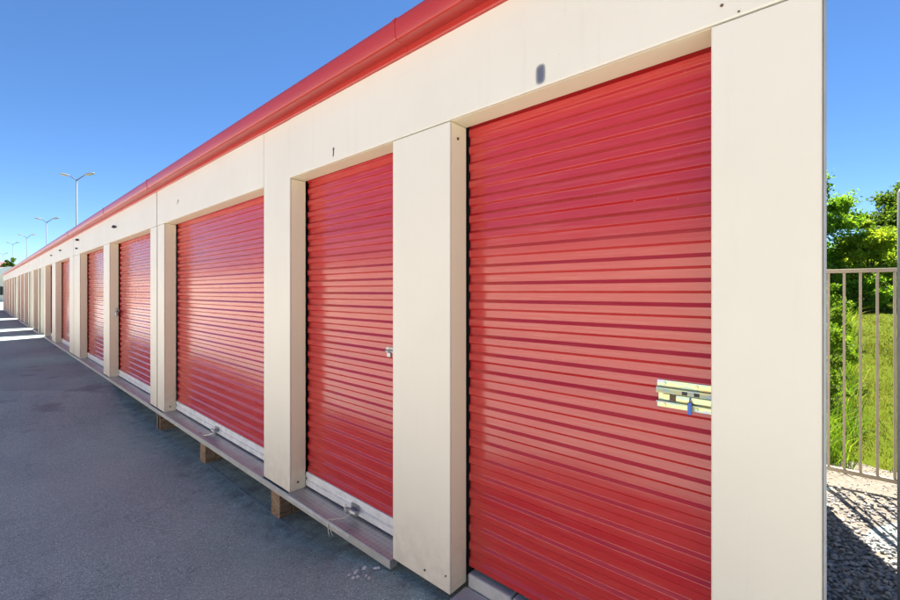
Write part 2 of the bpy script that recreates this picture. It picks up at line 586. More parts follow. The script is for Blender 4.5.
# one corrugation: outer flat, slope, inner flat, slope (y outwards is negative)
_c = [(-0.0095, 0.000), (-0.0095, 0.0272), (-0.0092, 0.0284), (-0.0085, 0.0294), (-0.0010, 0.0402), (-0.0003, 0.0412), (0.0, 0.0424),
      (0.0, 0.0728), (-0.0003, 0.0738), (-0.0010, 0.0746), (-0.0085, 0.0819), (-0.0092, 0.0827), (-0.0095, 0.0838)]


def slat_mesh(w):
    mb = MB()
    mb.strip(_c, 0, w)
    me = mb.mesh('slat')
    me.materials.append(M['red_door'])
    return me


def roller_door(parent, x0, x1, z0, slats=True, bar=True, detail=True):
    """red corrugated curtain behind the opening x0..x1"""
    y = REV + 0.022
    w = x1 - x0 - 0.010
    n = int(math.ceil((Z_LIN + 0.06 - z0) / SLAT))
    zb = z0 + (0.098 if bar else 0.0)
    if slats:
        d = empty('roller_door', (x0 + 0.009, y, zb))
        d.parent = parent
        me = slat_mesh(w)
        for i in range(n):
            s = bpy.data.objects.new('slat', me)
            COL.objects.link(s)
            s.parent = d
            s.location = (0, random.uniform(-0.0006, 0.0006), i * SLAT)
    else:
        mb = MB()
        pr = []
        for i in range(n):
            pr += [(a, b + i * SLAT) for a, b in _c[:-1]]
        mb.strip(pr, 0, w)
        d = mb.build('roller_door', M['red_door'], parent)
        d.location = (x0 + 0.009, y, zb)
    if bar:
        mb = MB()
        pr = [(0.012, 0.0), (-0.020, 0.0), (-0.024, 0.004), (-0.024, 0.040), (-0.014, 0.046), (-0.014, 0.056), (-0.022, 0.062), (-0.022, 0.092), (-0.018, 0.098), (0.012, 0.098)]
        mb.strip(pr, 0, w, True)
        b = mb.build('bottom_bar', M['white_bar'], d)
        b.location = (0, 0, -0.098)
    return d


def door_guides(parent, x0, x1, z0):
    for xa, xb in ((x0 - 0.05, x0 + 0.008), (x1 - 0.008, x1 + 0.05)):
        MB().box(xa, xb, REV + 0.040, REV + 0.09, z0, Z_LIN + 0.1).build('door_guide', M['black'], parent)  # blackened to carry the shade of the gap beside the curtain


def screw(parent, x, y, z, axis='y', r=0.006):
    mb = MB()
    d = Vector((0, -0.004, 0)) if axis == 'y' else Vector((0.004, 0, 0))
    p = Vector((x, y, z))
    mb.tube([p - d * 0.5, p + d * 0.6, p + d], [r, r, r * 0.6], 8)
    return mb.build('screw', M['rust'], parent)


GUT = [(-0.001, 2.607), (-0.016, 2.607), (-0.019, 2.612), (-0.019, 2.640), (-0.060, 2.634), (-0.092, 2.630), (-0.100, 2.634), (-0.104, 2.642), (-0.110, 2.675), (-0.112, 2.705),
       (-0.110, 2.722), (-0.103, 2.733), (-0.092, 2.738), (-0.080, 2.738), (-0.076, 2.728), (-0.001, 2.728)]


def gutter(parent, x0, x1, seams):
    cuts = [x0] + sorted(seams) + [x1]
    for a, b in zip(cuts[:-1], cuts[1:]):
        MB().strip(GUT, a + 0.001, b - 0.001, True).build('gutter', M['red_gutter'], parent, True).data.set_sharp_from_angle(angle=R(30))
    for s in seams:
        pr = [(y * 1.0 - 0.003, z - 0.002 if z < 2.68 else z + 0.003) for y, z in GUT[4:14]]
        pr2 = [(y + 0.004, z + 0.003 if z < 2.68 else z - 0.003) for y, z in GUT[4:14]]
        MB().strip(pr + pr2[::-1], s - 0.011, s + 0.011, True).build('gutter_joint', M['red_gutter'], parent)


def container(name, label, x0, x1, openings, seams, full_pillars=(), end_right=False, lvl=2, group='storage containers in the row'):
    """openings: list of dicts a, b (front edges), z0, door, slats. lvl: 2 near, 1 far"""
    root = empty(name, (0.5 * (x0 + x1), 0, 0))
    tag(root, label, 'container', group)
    inv = Matrix.Translation((-0.5 * (x0 + x1), 0, 0))
    hold = empty('tmp')     # build in world coordinates, shift once at the end
    g, ge = 0.0015, 0.020
    ops = sorted(openings, key=lambda o: o['a'])
    edges = [x0] + [v for o in ops for v in (o['a'], o['b'])] + [x1]
    bev = 0.004 if lvl == 2 else 0.0
    # pillars: front face panel plus the tan returns towards the doors
    for i in range(0, len(edges), 2):
        a, b = edges[i], edges[i + 1]
        full = i in full_pillars
        z0 = -0.03 if (i and ops[i // 2 - 1].get('low')) else 0.0
        aa = a + (ge if i == 0 else 0.0)
        bb = b - (ge if (i == len(edges) - 2 and not end_right) else 0.0)
        MB().box(aa, bb, 0.0, 0.012, z0, (2.69 if full else Z_LIN - 0.002)).build('pillar', M['cream'], hold, bevel=bev)
        if i > 0:
            MB().box(a + 0.0005, a + 0.03, 0.0125, REV, z0, Z_LIN - 0.002).build('jamb', M['tan'], hold)
        if i < len(edges) - 2:
            MB().box(b - 0.03, b - 0.0005, 0.0125, REV, z0, Z_LIN - 0.002).build('jamb', M['tan'], hold)
    # header panels over the openings, between the full-height pillars
    cuts = [(x0, False)]
    for i in range(0, len(edges), 2):
        if i in full_pillars:
            cuts += [(edges[i], True), (edges[i + 1], True)]
    cuts.append((x1, False))
    for k in range(0, len(cuts), 2):
        a, b = cuts[k][0] + (g if cuts[k][1] else ge), cuts[k + 1][0] - (g if cuts[k + 1][1] or end_right else ge)
        MB().box(a, b, -0.003, 0.012, Z_LIN + 0.0015, 2.69).build('header', M['cream'], hold, bevel=bev)
    for o in ops:
        MB().box(o['a'] - 0.02, o['b'] + 0.02, 0.0125, REV, Z_LIN + 0.0010, Z_LIN + 0.04).build('soffit', M['tan'], hold)
        MB().box(o['a'] - 0.02, o['b'] + 0.02, REV + 0.03, REV + 0.05, Z_LIN - 0.03, Z_LIN + 0.4).build('inner_header', M['black'], hold)
        door_guides(hold, o['a'], o['b'], 0.0)
        d = roller_door(hold, o['a'], o['b'], o.get('z0', 0.012), o.get('slats', False), o.get('bar', True))
        if not o.get('nosill'):
            a, b = o['a'], o['b']
            MB().box(a - 0.002, b + 0.002, -0.014, REV + 0.09, -0.016, -0.001).build('sill', M['plate'], hold)
    if lvl >= 1:
        # folded lip of the floor frame along the whole front
        lo = min([o['b'] for o in ops if o.get('low')] + [1e9])
        xe = x1 if not any(o.get('low') for o in ops) else [e for e in edges if e < [o for o in ops if o.get('low')][0]['a']][-1]
        MB().strip([(-0.016, -0.001), (-0.020, -0.004), (-0.020, -0.046), (-0.016, -0.050), (0.03, -0.050), (0.03, -0.0165), (-0.0145, -0.0165)], x0 + 0.004, xe, True).build('floor_lip', M['galv'], hold)
    if lvl == 2:
        MB().box(x0 - 0.019, x0 + 0.019, 0.008, 0.0115, -0.03, 2.69).build('gap_shade_strip', M['seal'], hold)  # dark strip that paints the shade of the open container gap
    # shell
    MB().box(x0 + 0.002, x1 - 0.002, DEPTH - 0.03, DEPTH, -0.04, 2.69).build('back_wall', M['cream'], hold)
    MB().box(x0 + 0.002, x0 + 0.022, 0.0305, DEPTH - 0.031, -0.04, 2.69).build('end_wall', M['cream'], hold)
    MB().box(x1 - 0.022, x1 - 0.002, 0.0305, DEPTH - 0.031, -0.04, 2.69).build('end_wall', M['cream'], hold)
    MB().box(x0 + 0.001, x1 - 0.001, -0.002, DEPTH + 0.03, 2.692, 2.722).build('roof', M['roof'], hold)
    MB().box(x0 + 0.03, x1 - 0.03, 0.24, DEPTH - 0.04, -0.05, -0.017).build('floor', M['inside'], hold)
    gutter(hold, x0, x1, seams)
    for o in list(hold.children):
        o.parent = root
        o.location = Vector(o.location) - Vector((0.5 * (x0 + x1), 0, 0))
    bpy.data.objects.remove(hold)
    return root


xA0, xA1 = X(449.8), X(711)
xB0, xB1 = X(289.7), X(392.7)
xC0, xC1 = X(164), X(263.8)
J1, J2, J3 = X(157), X(73.8), -18.4
XE = X(823)
c1 = container('storage_container', 'nearest cream container with three red roller doors and a curved red gutter', J1, XE,
               [dict(a=xC0, b=xC1, slats=True), dict(a=xB0, b=xB1, slats=True), dict(a=xA0, b=xA1, slats=True, bar=False, z0=0.075, low=True, nosill=True)],
               [J1 + 0.014, X(403, 1.40)], full_pillars=(2,), end_right=True)
c2 = container('storage_container', 'second cream container from the camera, two wide red roller doors, small dark lights above', J2, J1,
               [dict(a=X(79.7), b=X(103.5)), dict(a=X(109.3), b=X(150.3))], [J2 + 0.014, X(108, 1.40)], full_pillars=())
c3 = container('storage_container', 'third cream container from the camera, its last red door half hidden behind pillars', J3, J2,
               [dict(a=-18.05, b=-16.35), dict(a=-15.55, b=X(69.6))], [], lvl=1)
c4 = container('storage_container', 'short narrow cream container standing between two sunlit gaps in the row', -22.3, -20.0,
               [dict(a=-22.0, b=-20.3)], [], lvl=1)
c5 = container('storage_container', 'cream container far down the row, just before the last one', -31.0, -24.0,
               [dict(a=-30.7, b=-28.9), dict(a=-28.5, b=-26.7), dict(a=-26.3, b=-24.4)], [], lvl=1)
c6 = container('storage_container', 'farthest cream container at the very end of the row', -47.5, -33.2,
               [dict(a=-47.2 + 2.85 * k, b=-44.9 + 2.85 * k) for k in range(5)], [], lvl=1)

# header and gutter bridging the two gaps between far containers
for (a, b, lab) in ((-20.0, -18.4, 'cream header beam and red gutter bridging the nearer gap between far containers'),
                    (-24.0, -22.3, 'cream header beam and red gutter bridging the middle gap between far containers'),
                    (-33.2, -31.0, 'cream header beam and red gutter bridging the farthest gap in the row')):
    t = empty('bridging_header', (0.5 * (a + b), 0, 2.2))
    tag(t, lab, 'header beam', 'beams bridging the gaps')
    h = MB().box(-(b - a) / 2 + 0.002, (b - a) / 2 - 0.002, -0.002, 0.03, 0.0, 0.49).build('header', M['cream'], t)
    gq = MB().strip([(y, z - 2.2) for y, z in GUT], -(b - a) / 2 + 0.002, (b - a) / 2 - 0.002, True).build('gutter', M['red_gutter'], t)

# trim, screws and stencil marks of the nearest container (parts: they move with it)
off1 = 0.5 * (J1 + XE)


def onto(o, root, off):
    o.parent = root
    o.location = Vector(o.location) - Vector((off, 0, 0))
    return o


o = MB().box(XE + 0.0005, XE + 0.007, -0.002, 0.045, -0.03, 2.69).build('corner_trim', M['post'], None); onto(o, c1, off1)
for (x, z) in ((xA0 + 0.0, 2.13),):
    o = screw(None, x + 0.004, 0.055, z, 'x', 0.007); onto(o, c1, off1)
for (x, z) in ((xC0, 0.055), (xB0, 0.055)):
    o = screw(None, x + 0.003, 0.06, z, 'x', 0.008); onto(o, c1, off1)


def wall_pt(px, py):
    """point of the facade plane under photo pixel (px, py)"""
    return X(px), CAM_H - (py - HOR) / (px + 25.0) * CAM_D / 0.658


for (px, py, r) in ((722, 6, 0.0045), (739, 12, 0.003), (446, 576, 0.004), (425, 570, 0.005)):
    x, z = wall_pt(px, py)
    o = screw(None, x, -0.003, z, 'y', r); onto(o, c1, off1)

mb = MB()
xr = xB0 + 0.01
while xr < X(352):
    mb.box(xr, xr + 0.007, -0.0225, -0.0201, -0.022, -0.004)
    xr += 0.0185
o = mb.build('lip_ribs', M['white_bar'], None); onto(o, c1, off1)
# threshold of the first door: two concrete pads and a brick of a step
for (a, b, y0, y1, z1, lab) in ((xA0 + 0.012, xA0 + 0.50, -0.035, 0.105, -0.004, 'pale concrete pad beside the cream pillar under the nearest door'),
                           (xA0 + 0.508, xA1 + 0.03, -0.03, 0.105, -0.010, 'longer concrete pad under the nearest door, by the end pillar')):
    o = MB().box(a, b, y0, y1, -0.12, z1).build('concrete_pad', M['concrete'], None, bevel=0.008)
    tag(o, lab, 'concrete pad', 'concrete pads under the nearest door')
for (a, b, lab) in ((xA0 + 0.02, xA0 + 0.26, 'small concrete block under the left corner of the nearest door'), (xA0 + 0.27, xA1, 'long concrete block under the right part of the nearest door')):
    o = MB().box(a, b, 0.108, 0.30, -0.10, 0.055).build('threshold_block', M['concrete'], None, bevel=0.008)
    tag(o, lab, 'concrete block', 'concrete blocks behind the pads')

# stencilled numbers above the doors
x, z = wall_pt(334, 152)
mb = MB().obox((x, -0.0038, z), (1, 0, -0.14), (0, 1, 0), (0.14, 0, 1), 0.0045, 0.0006, 0.027).obox((x - 0.0045, -0.0038, z + 0.019), (1, 0, 1), (0, 1, 0), (-1, 0, 1), 0.006, 0.0006, 0.0025)
o = mb.build('number_mark', M['ink'], None); onto(o, c1, off1); o['label'] = 'dark number one above the narrow door'
x, z = wall_pt(178, 202)
mb = MB().obox((x, -0.0038, z), (1, 0, -0.3), (0, 1, 0), (0.3, 0, 1), 0.005, 0.0006, 0.024).obox((x + 0.03, -0.0038, z + 0.008), (1, 0, 0.5), (0, 1, 0), (-0.5, 0, 1), 0.003, 0.0006, 0.015)
o = mb.build('number_mark', M['ink'], None); onto(o, c1, off1); o['label'] = 'worn dark number above the wide door'


def m_smudge():
    m, nt, b = mat('blurred blue grey mark')
    tc = nt.nodes.new('ShaderNodeTexCoord')
    mp = nt.nodes.new('ShaderNodeMapping')
    mp.inputs['Scale'].default_value = (1 / 0.023, 1, 1 / 0.041)
    nt.links.new(tc.outputs['Object'], mp.inputs[0])
    sx = nt.nodes.new('ShaderNodeSeparateXYZ'); nt.links.new(mp.outputs[0], sx.inputs[0])

    def math_(op, a, bb=None):
        n = nt.nodes.new('ShaderNodeMath'); n.operation = op
        for s_, v in zip(n.inputs, (a, bb)):
            if v is None: continue
            if hasattr(v, 'is_output'): nt.links.new(v, s_)
            else: s_.default_value = v
        return n.outputs[0]
    # rounded-rectangle falloff: (|x|^3.5 + |z|^5)
    s_ = math_('ADD', math_('POWER', math_('ABSOLUTE', sx.outputs[0]), 2.4), math_('POWER', math_('ABSOLUTE', sx.outputs[2]), 4.5))
    al = ramp(nt, s_, [(0.05, (0.75,) * 3), (0.35, (0.55,) * 3), (1.0, (0, 0, 0))])
    rgb(b, (0.085, 0.10, 0.17))
    b.inputs['Roughness'].default_value = 0.6
    nt.links.new(al, b.inputs['Alpha'])
    return m


x, z = wall_pt(541, 74.5)
me = MB(); me.v = [(-0.027, 0, -0.046), (0.027, 0, -0.046), (0.027, 0, 0.046), (-0.027, 0, 0.046)]; me.f = [(0, 1, 2, 3)]
o = me.build('number_mark', m_smudge(), None); o.location = (x, -0.0042, z); onto(o, c1, off1); o['label'] = 'blurred blue grey number mark above the nearest door'

# ------------------------------------------------------------------ locks and latches
# brass slide latch on the nearest door (part of that door)
doorsA = [o for o in c1.children if o.name.startswith('roller_door')]
doorsA.sort(key=lambda o: o.matrix_basis.translation.x)
dC, dB, dA = doorsA
lx0 = X(656.5, CAM_D + REV); lx1 = X(716, CAM_D + REV)
lz = CAM_H - (396.5 - HOR) / (682 + 25.0) * (CAM_D + REV) / 0.658
yl = REV + 0.022 - 0.0100


def on_door(o, d):
    """o built in world coordinates, door d child of c1"""
    o.parent = d
    o.location = Vector(o.location) - d.matrix_basis.translation - Vector((off1, 0, 0))
    return o


lat = MB().obox(((lx0 + lx1) / 2, yl - 0.002, lz + 0.033), (1, 0, 0), (0, 1, 0), (0, 0, 1), (lx1 - lx0) / 2, 0.002, 0.014)
lat.obox(((lx0 + lx1) / 2, yl - 0.002, lz - 0.036), (1, 0, 0), (0, 1, 0), (0, 0, 1), (lx1 - lx0) / 2, 0.002, 0.012)
lat.obox(((lx0 + lx1) / 2, yl - 0.016, lz + 0.014), (1, 0, 0), (0, 1, 0), (0, 0.25, 1), (lx1 - lx0) / 2, 0.002, 0.010)
lat.obox(((lx0 + lx1) / 2, yl - 0.010, lz + 0.020), (1, 0, 0), (0, 1, 0), (0, 0, 1), (lx1 - lx0) / 2, 0.010, 0.002)
lat.obox(((lx0 + lx1) / 2, yl - 0.010, lz - 0.026), (1, 0, 0), (0, 1, 0), (0, 0, 1), (lx1 - lx0) / 2, 0.010, 0.002)
lat.obox(((lx0 + lx1) / 2, yl - 0.001, lz - 0.003), (1, 0, 0), (0, 1, 0), (0, 0, 1), (lx1 - lx0) / 2 - 0.004, 0.001, 0.024)
on_door(lat.build('latch_plate', M['brass'], None, bevel=0.001), dA)
sb = MB().obox(((lx0 + lx1) / 2 + 0.012, yl - 0.011, lz - 0.009), (1, 0, 0), (0, 1, 0), (0, 0, 1), (lx1 - lx0) / 2 - 0.008, 0.004, 0.011)
on_door(sb.build('slide_bolt', M['brass'], None, bevel=0.002), dA)
for fx in (0.25, 0.80):
    for dz in (0.036, -0.038):
        on_door(MB().tube([(lx0 + (lx1 - lx0) * fx - 0.02, yl - 0.002, lz + dz), (lx0 + (lx1 - lx0) * fx - 0.02, yl - 0.007, lz + dz)], [0.006, 0.004], 10).build('rivet', M['brass'], None), dA)
for fx in (0.50, 0.70):
    on_door(MB().obox((lx0 + (lx1 - lx0) * fx, yl - 0.0186, lz + 0.014), (1, 0, 0), (0, 1, 0), (0, 0.25, 1), 0.008, 0.001, 0.008).build('lock_hole', M['dark_steel'], None), dA)
on_door(MB().obox((lx0 + 0.052, yl - 0.0165, lz - 0.009), (1, 0, 0), (0, 1, 0), (0, 0, 1), 0.009, 0.003, 0.010).build('latch_keeper', M['rust'], None), dA)
t = MB().obox((lx0 + 0.105, yl - 0.026, lz - 0.034), (1, 0, 0), (0, 1, 0), (0, 0, 1), 0.006, 0.0025, 0.020)
t.tube([(lx0 + 0.105, yl - 0.026, lz - 0.016), (lx0 + 0.105, yl - 0.022, lz - 0.004), (lx0 + 0.105, yl - 0.016, lz - 0.002)], 0.0025, 6)
o = t.build('seal_tag', M['blue'], None, bevel=0.001)
tag(o, 'small blue plastic seal hanging from the brass latch', 'seal tag')


def padlock(name, x, y, z, s, label, group=None):
    t = empty(name, (x, y, z))
    tag(t, label, 'padlock', group)
    MB().box(-0.02 * s, 0.02 * s, -0.010 * s, 0.010 * s, -0.036 * s, 0.0).build('lock_body', M['steel'], t, bevel=0.004 * s)
    a = [(-0.012 * s, 0, 0)] + [(-0.012 * s * math.cos(q), 0, 0.016 * s + 0.012 * s * math.sin(q)) for q in [k * math.pi / 6 for k in range(7)]] + [(0.012 * s, 0, 0)]
    MB().tube(a, 0.0032 * s, 8).build('shackle', M['steel'], t, True)
    return t


def hasp(d, off, x, z, name='hasp'):
    y = REV - 0.002
    mb = MB().obox((x, y - 0.004, z), (1, 0, 0), (0, 1, 0), (0, 0, 1), 0.030, 0.004, 0.016)
    mb.tube([(x - 0.016, y - 0.004, z), (x - 0.016, y - 0.026, z - 0.002), (x + 0.012, y - 0.026, z - 0.002), (x + 0.012, y - 0.004, z)], 0.004, 8)
    o = mb.build(name, M['steel'], None)
    o.parent = d
    o.location = Vector(o.location) - d.matrix_basis.translation - Vector((off, 0, 0))
    return o


# narrow door: side lock at half height
zl = CAM_H - (350 - HOR) / (390 + 25.0) * (CAM_D + REV) / 0.658
hasp(dB, off1, X(391, CAM_D + REV), zl)
padlock('padlock', X(390, CAM_D + REV - 0.03), REV - 0.034, zl - 0.006, 0.75, 'small steel padlock at mid height on the narrow red door')
# bottom bar handles
dCD = CAM_D + REV


def bar_handle(d, px, label):
    x = X(px, dCD - 0.03)
    mb = MB()
    mb.obox((x, REV - 0.006, 0.060), (1, 0, 0), (0, 1, 0), (0, 0, 1), 0.038, 0.003, 0.020)
    mb.obox((x, REV - 0.026, 0.046), (1, 0, 0), (0, 1, 0), (0, 0.3, 1), 0.036, 0.020, 0.003)
    mb.tube([(x - 0.045, REV - 0.036, 0.052), (x + 0.050, REV - 0.036, 0.050)], 0.010, 10)
    mb.tube([(x + 0.050, REV - 0.036, 0.050), (x + 0.058, REV - 0.036, 0.050)], 0.016, 12)
    o = mb.build('bar_handle', M['steel'], None, bevel=0.0)
    return on_door(o, d)


bar_handle(dB, 352, '')
bar_handle(dC, 214, '')
padlock('padlock', X(346, dCD - 0.05), REV - 0.050, 0.062, 0.8, 'steel padlock on the bottom bar of the narrow red door')
# pale twine hanging over the narrow door's sill
tx = X(350, dCD - 0.05)
mb = MB()
for k in range(3):
    r1 = random.uniform(-0.02, 0.02)
    pts = [(tx, REV - 0.045, 0.040), (tx - 0.03, 0.035 + 0.004 * k, 0.016), (tx - 0.075 + r1 * 0.4, 0.0, 0.008), (tx - 0.085 + r1, -0.021, -0.004 - 0.004 * k), (tx - 0.07 + r1, -0.026, -0.05), (tx - 0.055 + 1.6 * r1, -0.024, -0.095 + 0.012 * k)]
    # smooth by Catmull-Rom
    P = [Vector(p) for p in pts]; P = [P[0]] + P + [P[-1]]
    out = []
    for i in range(1, len(P) - 2):
        for q in range(5):
            t_ = q / 5.0
            out.append(0.5 * ((2 * P[i]) + (P[i + 1] - P[i - 1]) * t_ + (2 * P[i - 1] - 5 * P[i] + 4 * P[i + 1] - P[i + 2]) * t_ * t_ + (3 * P[i] - P[i - 1] - 3 * P[i + 1] + P[i + 2]) * t_ ** 3))
    mb.tube(out, 0.0022, 6)
o = mb.build('twine', M['twine'], None, True)
tag(o, 'loose pale twine hanging over the metal sill of the narrow door', 'twine')
# grey pull strap on the wide door's sill
sx_ = X(206, CAM_D + 0.05)
mb = MB()
P = [(sx_ + 0.16, REV - 0.040, 0.045), (sx_ + 0.11, REV - 0.055, 0.024), (sx_ + 0.05, 0.03, 0.006), (sx_ - 0.02, 0.012, 0.004), (sx_ - 0.06, 0.014, 0.010)]
for a, b in zip(P[:-1], P[1:]):
    d_ = Vector(b) - Vector(a)
    mb.obox((Vector(a) + Vector(b)) / 2, d_, (0.3, 1, 0), d_.cross(Vector((0.3, 1, 0))), d_.length / 2 + 0.003, 0.014, 0.003)
o = mb.build('pull_strap', M['steel'], None)
tag(o, 'bent grey pull strap lying on the sill of the wide door', 'strap')
# latches of the second container's doors
off2 = 0.5 * (J2 + J1)
for d, px, py, lab in ((sorted([o for o in c2.children if o.name.startswith('roller_door')], key=lambda o: o.location.x)[1], 119, 311, 'steel padlock on the red door just left of the container joint'),
                  (sorted([o for o in c2.children if o.name.startswith('roller_door')], key=lambda o: o.location.x)[0], 86.5, 309, 'steel padlock on the red door below the twin dark lights')):
    x = X(px, dCD); z = CAM_H - (py - HOR) / (px + 25.0) * dCD / 0.658
    hasp(d, off2, x, z)
    padlock('padlock', x, REV - 0.034, z - 0.01, 1.9, lab, 'padlocks on the second container')


# ------------------------------------------------------------------ wall lights
def wall_light(px, py, s, label):
    x, z = wall_pt(px, py)
    t = empty('wall_light', (x, -0.003, z))
    tag(t, label, 'wall light', 'small dark lights on the headers')
    MB().box(-0.03 * s, 0.03 * s, -0.02 * s, 0.0, -0.03 * s, 0.03 * s).build('base_plate', M['dark_steel'], t)
    MB().obox((-0.02 * s, -0.06 * s, 0.005 * s), (1, 0.3, 0), (-0.3, 1, -0.5), (0.1, 0.5, 1), 0.045 * s, 0.035 * s, 0.04 * s).build('lamp_housing', M['dark_steel'], t, bevel=0.006)
    MB().tube([(0, -0.01, 0), (-0.01 * s, -0.05 * s, 0.0)], 0.012 * s, 8).build('bracket', M['dark_steel'], t)


wall_light(116.5, 227, 0.5, 'small dark floodlight above the red door left of the container joint')
wall_light(79.2, 240, 0.55, 'upper of two dark lights above the narrower red door')
wall_light(78.0, 248.5, 0.4, 'lower of two dark lights above the narrower red door')
wall_light(61.5, 250.5, 0.45, 'dark light on the header of the third container')
wall_light(52.3, 255.5, 0.4, 'smaller dark light farther along the header of the third container')

# ------------------------------------------------------------------ timber blocks under the raised container
for (px, lab) in ((279.5, 'timber block under the raised container, nearest one below the cream pillar'), (205, 'timber block under the middle of the wide red door'), (160, 'timber block under the joint between two containers')):
    x = X(px, CAM_D + 0.05)
    zg = float(ground_z(x, 0.1)) - 0.006
    h = -0.052 - zg
    t = empty('timber_block', (x, 0.05, zg)); tag(t, lab, 'timber block', 'timber blocks under the nearest container')
    w = 0.135
    for k in range(3):
        MB().box(-w, 0.0, k * 0.105, k * 0.105 + 0.10, 0, h).build('timber', M['wood'], t, bevel=0.005)
o = MB().box(J1 - 0.17, J1 - 0.10, 0.05, 0.12, -0.32, -0.052).build('concrete_stub', M['concrete'], None, bevel=0.006)
tag(o, 'pale concrete stub beside the timber block under the container joint', 'concrete stub')
# paint flakes and litter where the sill meets the pillar
for k in range(11):
    x = X(372 + 10 * random.random(), CAM_D - 0.02) + random.uniform(-0.05, 0.05)
    y = random.uniform(-0.16, -0.03)
    s = random.uniform(0.004, 0.013)
    m_ = MB()
    nn = random.randint(5, 7)
    rr = [s * random.uniform(0.5, 1.5) for _ in range(nn)]
    for zz in (0.0, 0.0015):
        m_.v += [(rr[q] * math.cos(6.283 * q / nn), rr[q] * math.sin(6.283 * q / nn), zz + rr[q] * 0.25 * math.sin(q)) for q in range(nn)]
    m_.f = [tuple(range(nn))[::-1], tuple(range(nn, 2 * nn))] + [(q, (q + 1) % nn, nn + (q + 1) % nn, nn + q) for q in range(nn)]
    o = m_.build('paint_flake', M['white_bar'], None)
    o.location = (x, y, float(ground_z(x, y)) + 0.008)
    tag(o, 'tiny pale paint flake on the asphalt at the foot of the pillar', 'flake', 'paint flakes by the pillar')

# ------------------------------------------------------------------ gate, fence posts
GD = 4.25
gy = GD - CAM_D
gate = empty('gate', (0.05, gy, 0))
tag(gate, 'low weathered steel gate with thin vertical bars between container and grass', 'gate')
L = 1.55
MB().box(0.0, L, -0.014, 0.014, 1.545, 1.573).build('top_rail', M['fence'], gate, bevel=0.003)
MB().box(0.0, L, -0.016, 0.016, 0.060, 0.090).build('bottom_rail', M['fence'], gate, bevel=0.003)
sp = [X(px, GD) - 0.05 for px in (828.5, 844.3, 861, 877.3)]
stp = (sp[3] - sp[0]) / 3
for k in range(12):
    x = sp[0] + stp * k
    MB().box(x - 0.0075, x + 0.0075, -0.0075, 0.0075, 0.091, 1.544).build('bar', M['fence'], gate)
MB().box(L + 0.001, L + 0.045, -0.022, 0.022, 0.02, 1.60).build('end_stile', M['fence'], gate)
MB().box(-0.030, -0.001, -0.02, 0.02, -0.03, 1.60).build('hinge_stile', M['post'], gate)
o = MB().tube([(0, 0, -0.06), (0, 0, 1.84), (0, 0, 1.855), (0, 0, 1.86)], [0.030, 0.030, 0.024, 0.005], 16).build('fence_post', M['post'], None, True)
px_, py_ = 1.8 * (457.2 / F_PX), 1.8
o.location = (px_ * math.cos(PHI) - py_ * math.sin(PHI), -CAM_D + px_ * math.sin(PHI) + py_ * math.cos(PHI), 0)
tag(o, 'round grey post at the right edge in front of the gate', 'post')

# ------------------------------------------------------------------ gravel
ico_v = np.array([(0, 0, 1), (.894, 0, .447), (.276, .851, .447), (-.724, .526, .447), (-.724, -.526, .447), (.276, -.851, .447),
                  (.724, .526, -.447), (-.276, .851, -.447), (-.894, 0, -.447), (-.276, -.851, -.447), (.724, -.526, -.447), (0, 0, -1)], float)
ico_f = np.array([(0, 1, 2), (0, 2, 3), (0, 3, 4), (0, 4, 5), (0, 5, 1), (1, 6, 2), (2, 7, 3), (3, 8, 4), (4, 9, 5), (5, 10, 1),
                  (6, 7, 2), (7, 8, 3), (8, 9, 4), (9, 10, 5), (10, 6, 1), (11, 7, 6), (11, 8, 7), (11, 9, 8), (11, 10, 9), (11, 6, 10)], int)


def stones(n, xr, yr, sr, dens=None):
    x = rng.uniform(*xr, n); y = rng.uniform(*yr, n)
    if dens is not None:
        k = rng.random(n) < dens(x, y); x, y = x[k], y[k]; n = len(x)
    s = rng.uniform(sr[0], sr[1], n) ** 1.0
    z = gravel_z(x, y) + s * rng.uniform(-0.1, 0.9, n)
    V = ico_v[None] * (1 + 0.28 * rng.standard_normal((n, 12, 1)))
    V = V * (s[:, None, None] * np.stack([rng.uniform(.8, 1.5, n), rng.uniform(.7, 1.1, n), rng.uniform(.4, .8, n)], -1)[:, None, :])
    a = rng.uniform(0, 2 * math.pi, n); ca, sa = np.cos(a), np.sin(a)
    tx = V[..., 0] * ca[:, None] - V[..., 1] * sa[:, None]
    ty = V[..., 0] * sa[:, None] + V[..., 1] * ca[:, None]
    tl = rng.normal(0, 0.45, n)
    tz = V[..., 2] + tx * tl[:, None] * 0.5
    V = np.stack([tx + x[:, None], ty + y[:, None], tz + z[:, None]], -1)
    Fc = ico_f[None] + (np.arange(n) * 12)[:, None, None]
    return V.reshape(-1, 3), Fc.reshape(-1, 3)


V1, F1 = stones(19000, (0.03, 1.6), (-0.2, 2.75), (0.005, 0.0145), lambda x, y: np.clip(1.05 - 0.85 * sstep(1.5, 2.5, y), 0, 1))
V2, F2 = stones(3000, (0.03, 2.5), (2.0, 3.4), (0.002, 0.007))
o = arr_mesh('gravel', np.concatenate([V1, V2]), np.concatenate([F1, F2 + len(V1)]), M['stone'])
tag(o, 'loose grey crushed stone on the ground beside the container', 'gravel', kind='stuff')


_gz = gravel_z
gravel_z = lambda x, y: ground_z(x, y) + 0.004 * np.sin(x * 1.3 + 0.7 * y)
Vg, Fg = stones(2600, (-9.0, 0.0), (-0.30, 0.12), (0.0015, 0.0045), lambda x, y: np.clip(1.0 - np.abs(y + 0.04) * 3.2, 0.05, 1) * (0.35 + 0.65 * (np.sin(x * 3.7) * np.sin(x * 1.3 + 2) > -0.1)))
gravel_z = _gz
o = arr_mesh('grit', Vg, Fg, M['stone'])
tag(o, 'fine grit scattered on the asphalt along the foot of the containers', 'grit', kind='stuff')


